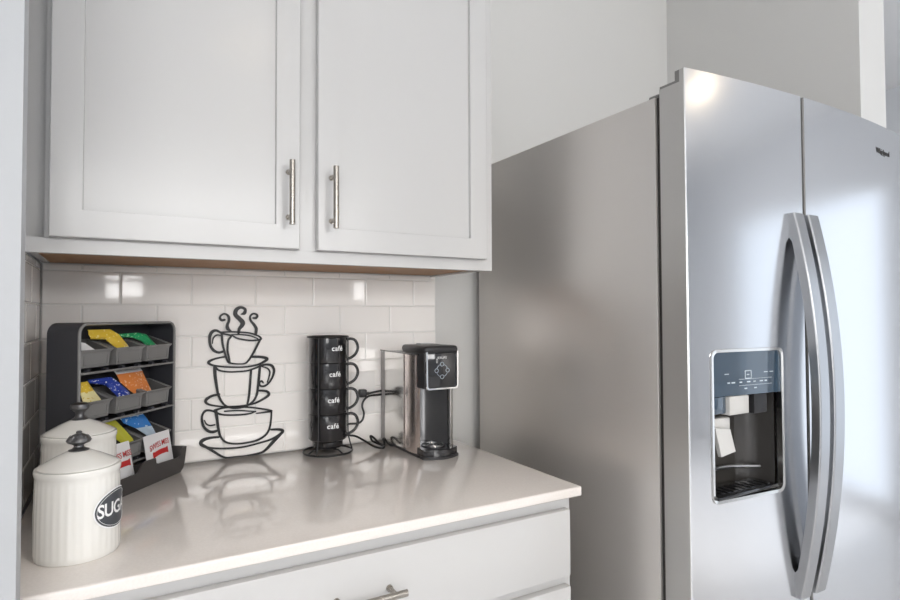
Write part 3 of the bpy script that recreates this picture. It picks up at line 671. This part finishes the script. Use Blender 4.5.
# ------------------------------------------------------------------ mug rack and four mugs
MX,MY=.637,-.070
rack=thing('mug_rack','black wire mug rack holding four stacked mugs beside the wall art','rack',(MX,MY,.9143))
bm=bmesh.new()
def ring(r,z,n=48): return [(r*math.cos(2*PI*k/n),r*math.sin(2*PI*k/n),z) for k in range(n)]
tube(bm,ring(.064,.0028),.0026,10,smooth=False,closed=True); 
for a in (20,110): 
    c,s=math.cos(math.radians(a)),math.sin(math.radians(a)); tube(bm,[(-.064*c,-.064*s,.0030),(-.045*c,-.045*s,.0115),(.045*c,.045*s,.0115),(.064*c,.064*s,.0030)],.0022,8,smooth=False)
link('base_ring',bm,M['black'],rack)
bm=bmesh.new(); tube(bm,ring(.0530,.306),.0024,10,smooth=False,closed=True); link('top_ring',bm,M['black'],rack)
va=math.degrees(math.atan2(-1.505,-.488))   # towards the viewer
for a in (va-26,va+92,va+212):
    c,s=math.cos(math.radians(a)),math.sin(math.radians(a)); bm=bmesh.new()
    tube(bm,[(.064*c,.064*s,.004),(.0570*c,.0570*s,.03),(.0532*c,.0532*s,.06),(.0530*c,.0530*s,.20),(.0530*c,.0530*s,.306)],.0019,8); link('upright',bm,M['black'],rack)
def make_mug(z,label,ta,group):
    t=thing('mug',label,'mug',(MX,MY,z),0,group); R_=.0505
    bm=bmesh.new()
    lathe(bm,[(0,.0),(.036,0),(.039,.0015),(.040,.004),(.040,.016),(.0425,.0185),(.0470,.0208),(R_-.001,.0232),(R_,.0255),(R_,.088),(R_-.0012,.0892),(R_-.0028,.0895),(R_-.0035,.088),(R_-.0040,.030),(.040,.0245),(0,.0245)],64)
    link('body',bm,M['mug'],t)
    ha=math.radians(va+96); c,s=math.cos(ha),math.sin(ha); bm=bmesh.new()
    pts=[(R_-.002,.082),(R_+.010,.0845),(R_+.022,.080),(R_+.0285,.068),(R_+.029,.056),(R_+.023,.043),(R_+.012,.034),(R_-.001,.0295)]
    tube(bm,[(r*c,r*s,zz) for r,zz in pts],.0038,12); link('handle',bm,M['mug'],t)
    bm=text_bm('café',.0185,0,.0003,1.08); aa=math.radians(va+ta)
    for v in bm.verts:
        q=aa+v.co.x/R_; v.co=Vector(((R_+.0005)*math.cos(q),(R_+.0005)*math.sin(q),.061+v.co.y))
    link('lettering',bm,M['white'],t,False)
mz=.9143+.0140
for k,(lab,ta) in enumerate((('black ceramic mug at the bottom of the rack stack, its narrow foot showing',16),('black ceramic mug second from the bottom in the wire rack',18),('black ceramic mug second from the top in the wire rack',22),('black ceramic mug topmost in the wire rack under the ring',29))):
    make_mug(mz+k*.0670,lab,ta,'stacked coffee mugs')

# ------------------------------------------------------------------ coffee maker
cm=thing('coffee_maker','slim stainless and black single serve coffee maker by the fridge','coffee maker',(.865,-.15,.9143))
OX,OY,OZ=.865,-.15,.9143
X0,X1=.813-OX,.917-OX; YB,YF=-.012-OY,-.262-OY
def lb(bm,a,b,c,d,e,f,**k): box(bm,a-OX,b-OX,c-OY,d-OY,e-OZ,f-OZ,**k)
def vprism(bm,poly,z0,z1,mi=0): prism(bm,poly,lambda a,b,t:(a-OX,b-OY,t-OZ),z0,z1,mi)
bm=bmesh.new(); vprism(bm,rrect(.8135,.9165,-.262,-.010,.012),.9145,.921); link('base',bm,M['blackplastic'],cm)
# stainless wrap: a U of sheet around the sides with rounded front columns
r=.013
def side(xo,sg):
    o=[]; 
    o.append((xo,-.044)); o.append((xo,-.262+r))
    for i in range(1,7): t=PI/2*i/6; o.append((xo+sg*(r-r*math.cos(t)),-.262+r-r*math.sin(t)))
    o.append((xo+sg*(r+.0005),-.256)); o.append((xo+sg*.010,-.246)); o.append((xo+sg*.008,-.044))
    return o
for xo,sg in ((.8135,1),(.9165,-1)):
    bm=bmesh.new(); vprism(bm,side(xo,sg) if sg<0 else [(.8135,-.044),(.8135,-.1675),(.8205,-.1675),(.8205,-.044)],.9215,1.1735); link('side_panel',bm,M['steelsm'],cm,True,angle=25)
bm=bmesh.new(); n_=12
vprism(bm,[(.8215,-.169)]+[(.8215-.0105*math.sin(PI*(.06+.94*i/n_))**.55,-.169-.081*(i/n_)) for i in range(n_)]+[(.8215,-.250)],.9215,1.1735)
link('front_column',bm,M['colsteel'],cm,True,angle=60)
bm=bmesh.new(); 
for xo in (.8132,.9128): lb(bm,xo,xo+.004,-.262+.008,-.010,1.174,1.177)
link('top_trim',bm,M['blackgloss'],cm,False)
bm=bmesh.new(); vprism(bm,rrect(.8140,.9160,-.0435,-.010,.006),.9215,1.1735); link('water_tank',bm,M['tank'],cm)
bm=bmesh.new(); vprism(bm,rrect(.822,.908,-.165,-.0445,.004),.9215,1.1735); link('core',bm,M['blackplastic'],cm)
# rounded cup bay
bm=bmesh.new(); n=16; arc=[(.8625-.0415*math.cos(PI*i/n),-.246+.0+.080*math.sin(PI*i/n)) for i in range(n+1)]
poly=arc+[(.908,-.166+.0005),(.822,-.166+.0005)][:0]
V=[[bm.verts.new((x-OX,y-OY,z-OZ)) for x,y in arc] for z in (.934,1.093)]
W=[[bm.verts.new((x-OX,y-OY,z-OZ)) for x,y in [(.8625-.0418*math.cos(PI*i/n),-.246+.083*math.sin(PI*i/n)) for i in range(n+1)]] for z in (.934,1.093)]
for i in range(n):
    bm.faces.new((V[0][i],V[0][i+1],V[1][i+1],V[1][i])); bm.faces.new((W[0][i],W[1][i],W[1][i+1],W[0][i+1]))
    for j in (0,1): bm.faces.new((V[j][i],W[j][i],W[j][i+1],V[j][i+1]))
for i in (0,n): bm.faces.new((V[0][i],V[1][i],W[1][i],W[0][i]))
link('cup_bay',bm,M['bay'],cm)
bm=bmesh.new(); lb(bm,.8165,.9115,-.284,-.170,1.090,1.182,bev=.004); link('brew_head',bm,M['blackplastic'],cm)
bm=bmesh.new(); lb(bm,.824,.9070,-.2875,-.2845,1.094,1.180,bev=.001); fp=link('control_panel',bm,M['blackgloss'],cm)
bm=bmesh.new()
a_=[(.8185,1.184),(.8195,1.100)]+[(.8275-.008*math.cos(PI/2*i/5),1.0965-.008*math.sin(PI/2*i/5)) for i in range(6)]+[(.9035+.008*math.sin(PI/2*i/5),1.0965-.008*math.cos(PI/2*i/5)) for i in range(6)]+[(.9115,1.100),(.9120,1.184)]
b_=[(.8225,1.184),(.8235,1.102)]+[(.8295-.006*math.cos(PI/2*i/5),1.0985-.006*math.sin(PI/2*i/5)) for i in range(6)]+[(.9015+.006*math.sin(PI/2*i/5),1.0985-.006*math.cos(PI/2*i/5)) for i in range(6)]+[(.9075,1.102),(.9080,1.184)]
L=[[bm.verts.new((x-OX,y-OY,z-OZ)) for x,z in q] for q,y in ((a_,-.2845),(a_,-.291),(b_,-.291),(b_,-.2845))]
for p,q in zip(L,L[1:]+[L[0]]):
    for i in range(len(a_)-1): bm.faces.new((p[i],p[i+1],q[i+1],q[i]))
for i in (0,-1): bm.faces.new([l[i] for l in L])
link('chrome_surround',bm,M['chrome'],cm,True,angle=30)
bm=bmesh.new(); lb(bm,.8145,.9145,-.289,-.150,1.1775,1.1985,bev=.009,seg=4); link('lid',bm,M['blackplastic'],cm)
bm=bmesh.new(); lb(bm,.850,.880,-.200,-.170,1.1986,1.2015,bev=.001); link('lid_latch',bm,M['handle_steel'],cm)
bm=text_bm('KRUPS',.0085,.0002,0,1.1)
for v in bm.verts: v.co=Vector((v.co.x+.8655-OX,-.2878-OY-v.co.z,v.co.y+1.168-OZ))
link('lettering',bm,M['white'],fp,False)
bm=bmesh.new(); cx_,cz_=.8655,1.136
for dx,dz in ((0,.016),(0,-.016),(-.016,0),(.016,0)):
    tube(bm,[(cx_+dx+.0050*math.cos(2*PI*k/16)-OX,-.2879-OY,cz_+dz+.0050*math.sin(2*PI*k/16)-OZ) for k in range(16)],.0006,5,smooth=False,closed=True)
for k in range(4):
    a=PI/2*k
    tube(bm,[(cx_+.016*math.cos(a+t)-OX,-.2879-OY,cz_+.016*math.sin(a+t)-OZ) for t in (.35,.6,.8,.97,1.2)],.0005,5)
link('buttons',bm,M['icon'],fp,False)
def tray_poly(x0,x1,yb,yf,bul,n=10): return [(x1,yb)]+[(x1-(x1-x0)*i/n, yf-bul*math.sin(PI*i/n)) for i in range(n+1)]+[(x0,yb)]
bm=bmesh.new(); vprism(bm,tray_poly(.8165,.9130,-.172,-.280,.018),.9215,.938); link('drip_tray',bm,M['blackgloss'],cm,True,angle=40)
bm=bmesh.new(); vprism(bm,tray_poly(.8140,.9155,-.262,-.283,.019),.9145,.9212); link('base_skirt',bm,M['blackplastic'],cm,True,angle=40)
bm=bmesh.new()
for rr in (.010,.020,.030): tube(bm,[(.865+rr*math.cos(2*PI*k/28)-OX,-.238+rr*1.0*math.sin(2*PI*k/28)-OY,.9392-OZ) for k in range(28)],.0013,6,smooth=False,closed=True)
for k in range(6):
    a=PI*k/6+.2; tube(bm,[(.865+.010*math.cos(a)-OX,-.238+.010*math.sin(a)-OY,.9390-OZ),(.865+.030*math.cos(a)-OX,-.238+.030*math.sin(a)-OY,.9390-OZ)],.0009,5,smooth=False)
link('drip_grille',bm,M['handle_steel'],cm)
# the power cord, a part of the machine, with its plug
def cl(p): return (p[0]-OX,p[1]-OY,p[2]-OZ)
bm=bmesh.new(); rc=.0030
tube(bm,[cl(p) for p in [(.765,-.021,1.052),(.785,-.019,1.055),(.805,-.017,1.057),(.828,-.0155,1.058),(.830,-.016,1.050),(.805,-.020,1.047),(.772,-.028,1.047),(.755,-.030,1.036),(.750,-.030,1.020),(.755,-.030,1.000),(.751,-.030,.982),(.738,-.028,.973),(.712,-.025,.973),(.697,-.020,.965),(.693,-.022,.953),(.706,-.030,.944),(.727,-.040,.940),(.742,-.070,.931),(.757,-.100,.920),(.772,-.118,.9178),(.784,-.105,.9180),(.778,-.075,.921),(.768,-.060,.927),(.765,-.055,.939),(.772,-.060,.935),(.780,-.080,.923),(.790,-.092,.919),(.796,-.075,.930),(.803,-.065,.930),(.806,-.080,.920),(.808,-.100,.918),(.820,-.105,.918)]],rc,8,sub=7)
cord=link('power_cord',bm,M['black'],cm)
bm=bmesh.new(); box(bm,.745-OX,.766-OX,-.028-OY,-.0085-OY,1.044-OZ,1.066-OZ,bev=.003); tube(bm,[cl((.764,-.020,1.053)),cl((.774,-.020,1.0535))],.0045,8,smooth=False); link('plug',bm,M['blackplastic'],cord)
ol=thing('wall_outlet','white wall outlet plate behind the plug between mugs and coffee maker','outlet',(.760,-.0075,1.058))
bm=bmesh.new(); prism(bm,rrect(-.036,.036,-.058,.058,.004),lambda a,b,t:(a,t,b),-.0000,-.0028); link('plate',bm,M['outlet'],ol)
for dz in (-.0205,):
    bm=bmesh.new(); prism(bm,rrect(-.0165,.0165,dz-.014,dz+.014,.008),lambda a,b,t:(a,t,b),-.0029,-.0045); link('socket',bm,M['outlet'],ol)

# ------------------------------------------------------------------ lights
for i,(x,y) in enumerate(((.75,-2.3),(3.0,-2.9),(1.0,-3.7))):
    d=thing('downlight',('recessed ceiling downlight above the counter run','recessed ceiling downlight in the middle of the kitchen','recessed ceiling downlight over the photographer')[i],'ceiling light',(x,y,CE),0,'recessed downlights')
    bm=bmesh.new(); lathe(bm,[(.055,-.001),(.085,-.001),(.088,-.004),(.085,-.006),(.058,-.005),(.055,-.001)],32); link('trim_ring',bm,M['frame'],d)
    bm=bmesh.new(); lathe(bm,[(0,-.002),(.054,-.002)],32); link('lens',bm,M['lamp'],d)
    L_=bpy.data.lights.new('downlight_glow','SPOT'); L_.energy=LAMP_W; L_.color=(1,.92,.82); L_.spot_size=math.radians(130); L_.spot_blend=.7; L_.shadow_soft_size=.05
    lo=bpy.data.objects.new('downlight_glow',L_); C.objects.link(lo); lo.location=(x,y,CE-.03)
def area(name,loc,rot,sx,sy,power,col):
    L_=bpy.data.lights.new(name,'AREA'); L_.shape='RECTANGLE'; L_.size=sx; L_.size_y=sy; L_.energy=power; L_.color=col
    o=bpy.data.objects.new(name,L_); C.objects.link(o); o.location=loc; o.rotation_euler=rot
area('patio_daylight',(4.75,(HR[0][0]+HR[0][1])/2,1.10),(0,PI/2,0),2.1,2.5,SUN_W,(.84,.92,1.0))
sl=bpy.data.lights.new('sun','SUN'); sl.energy=SUN_E; sl.angle=.02; sl.color=(.96,.98,1)
so=bpy.data.objects.new('sun',sl); C.objects.link(so); so.rotation_euler=Vector((-.85,-.25,-.8)).to_track_quat('-Z','Y').to_euler()
for k,h in enumerate(HB):
    area('window_and_fill_light',((h[0]+h[1])/2,-5.25,(h[2]+h[3])/2),(PI/2,0,0),h[1]-h[0]+.1,h[3]-h[2]+.1,WIN_W[k],(1.0,.985,.965))  # areas at the large left opening and the transom are added fill
area('next_room_area_light',(3.5,1.6,2.70),(0,0,0),1.2,1.2,NEXT_W,(.85,.90,1.0))  # area light facing down just below the next room's ceiling
w=bpy.data.worlds.new('world'); scn.world=w; w.use_nodes=True
bg=w.node_tree.nodes['Background']; bg.inputs['Color'].default_value=(.80,.88,1.0,1); bg.inputs['Strength'].default_value=.62

vs=scn.view_settings; scn.display_settings.display_device='sRGB'
vs.view_transform='Standard'; vs.look='None'; vs.gamma=1; vs.use_curve_mapping=False; vs.exposure=EXPO
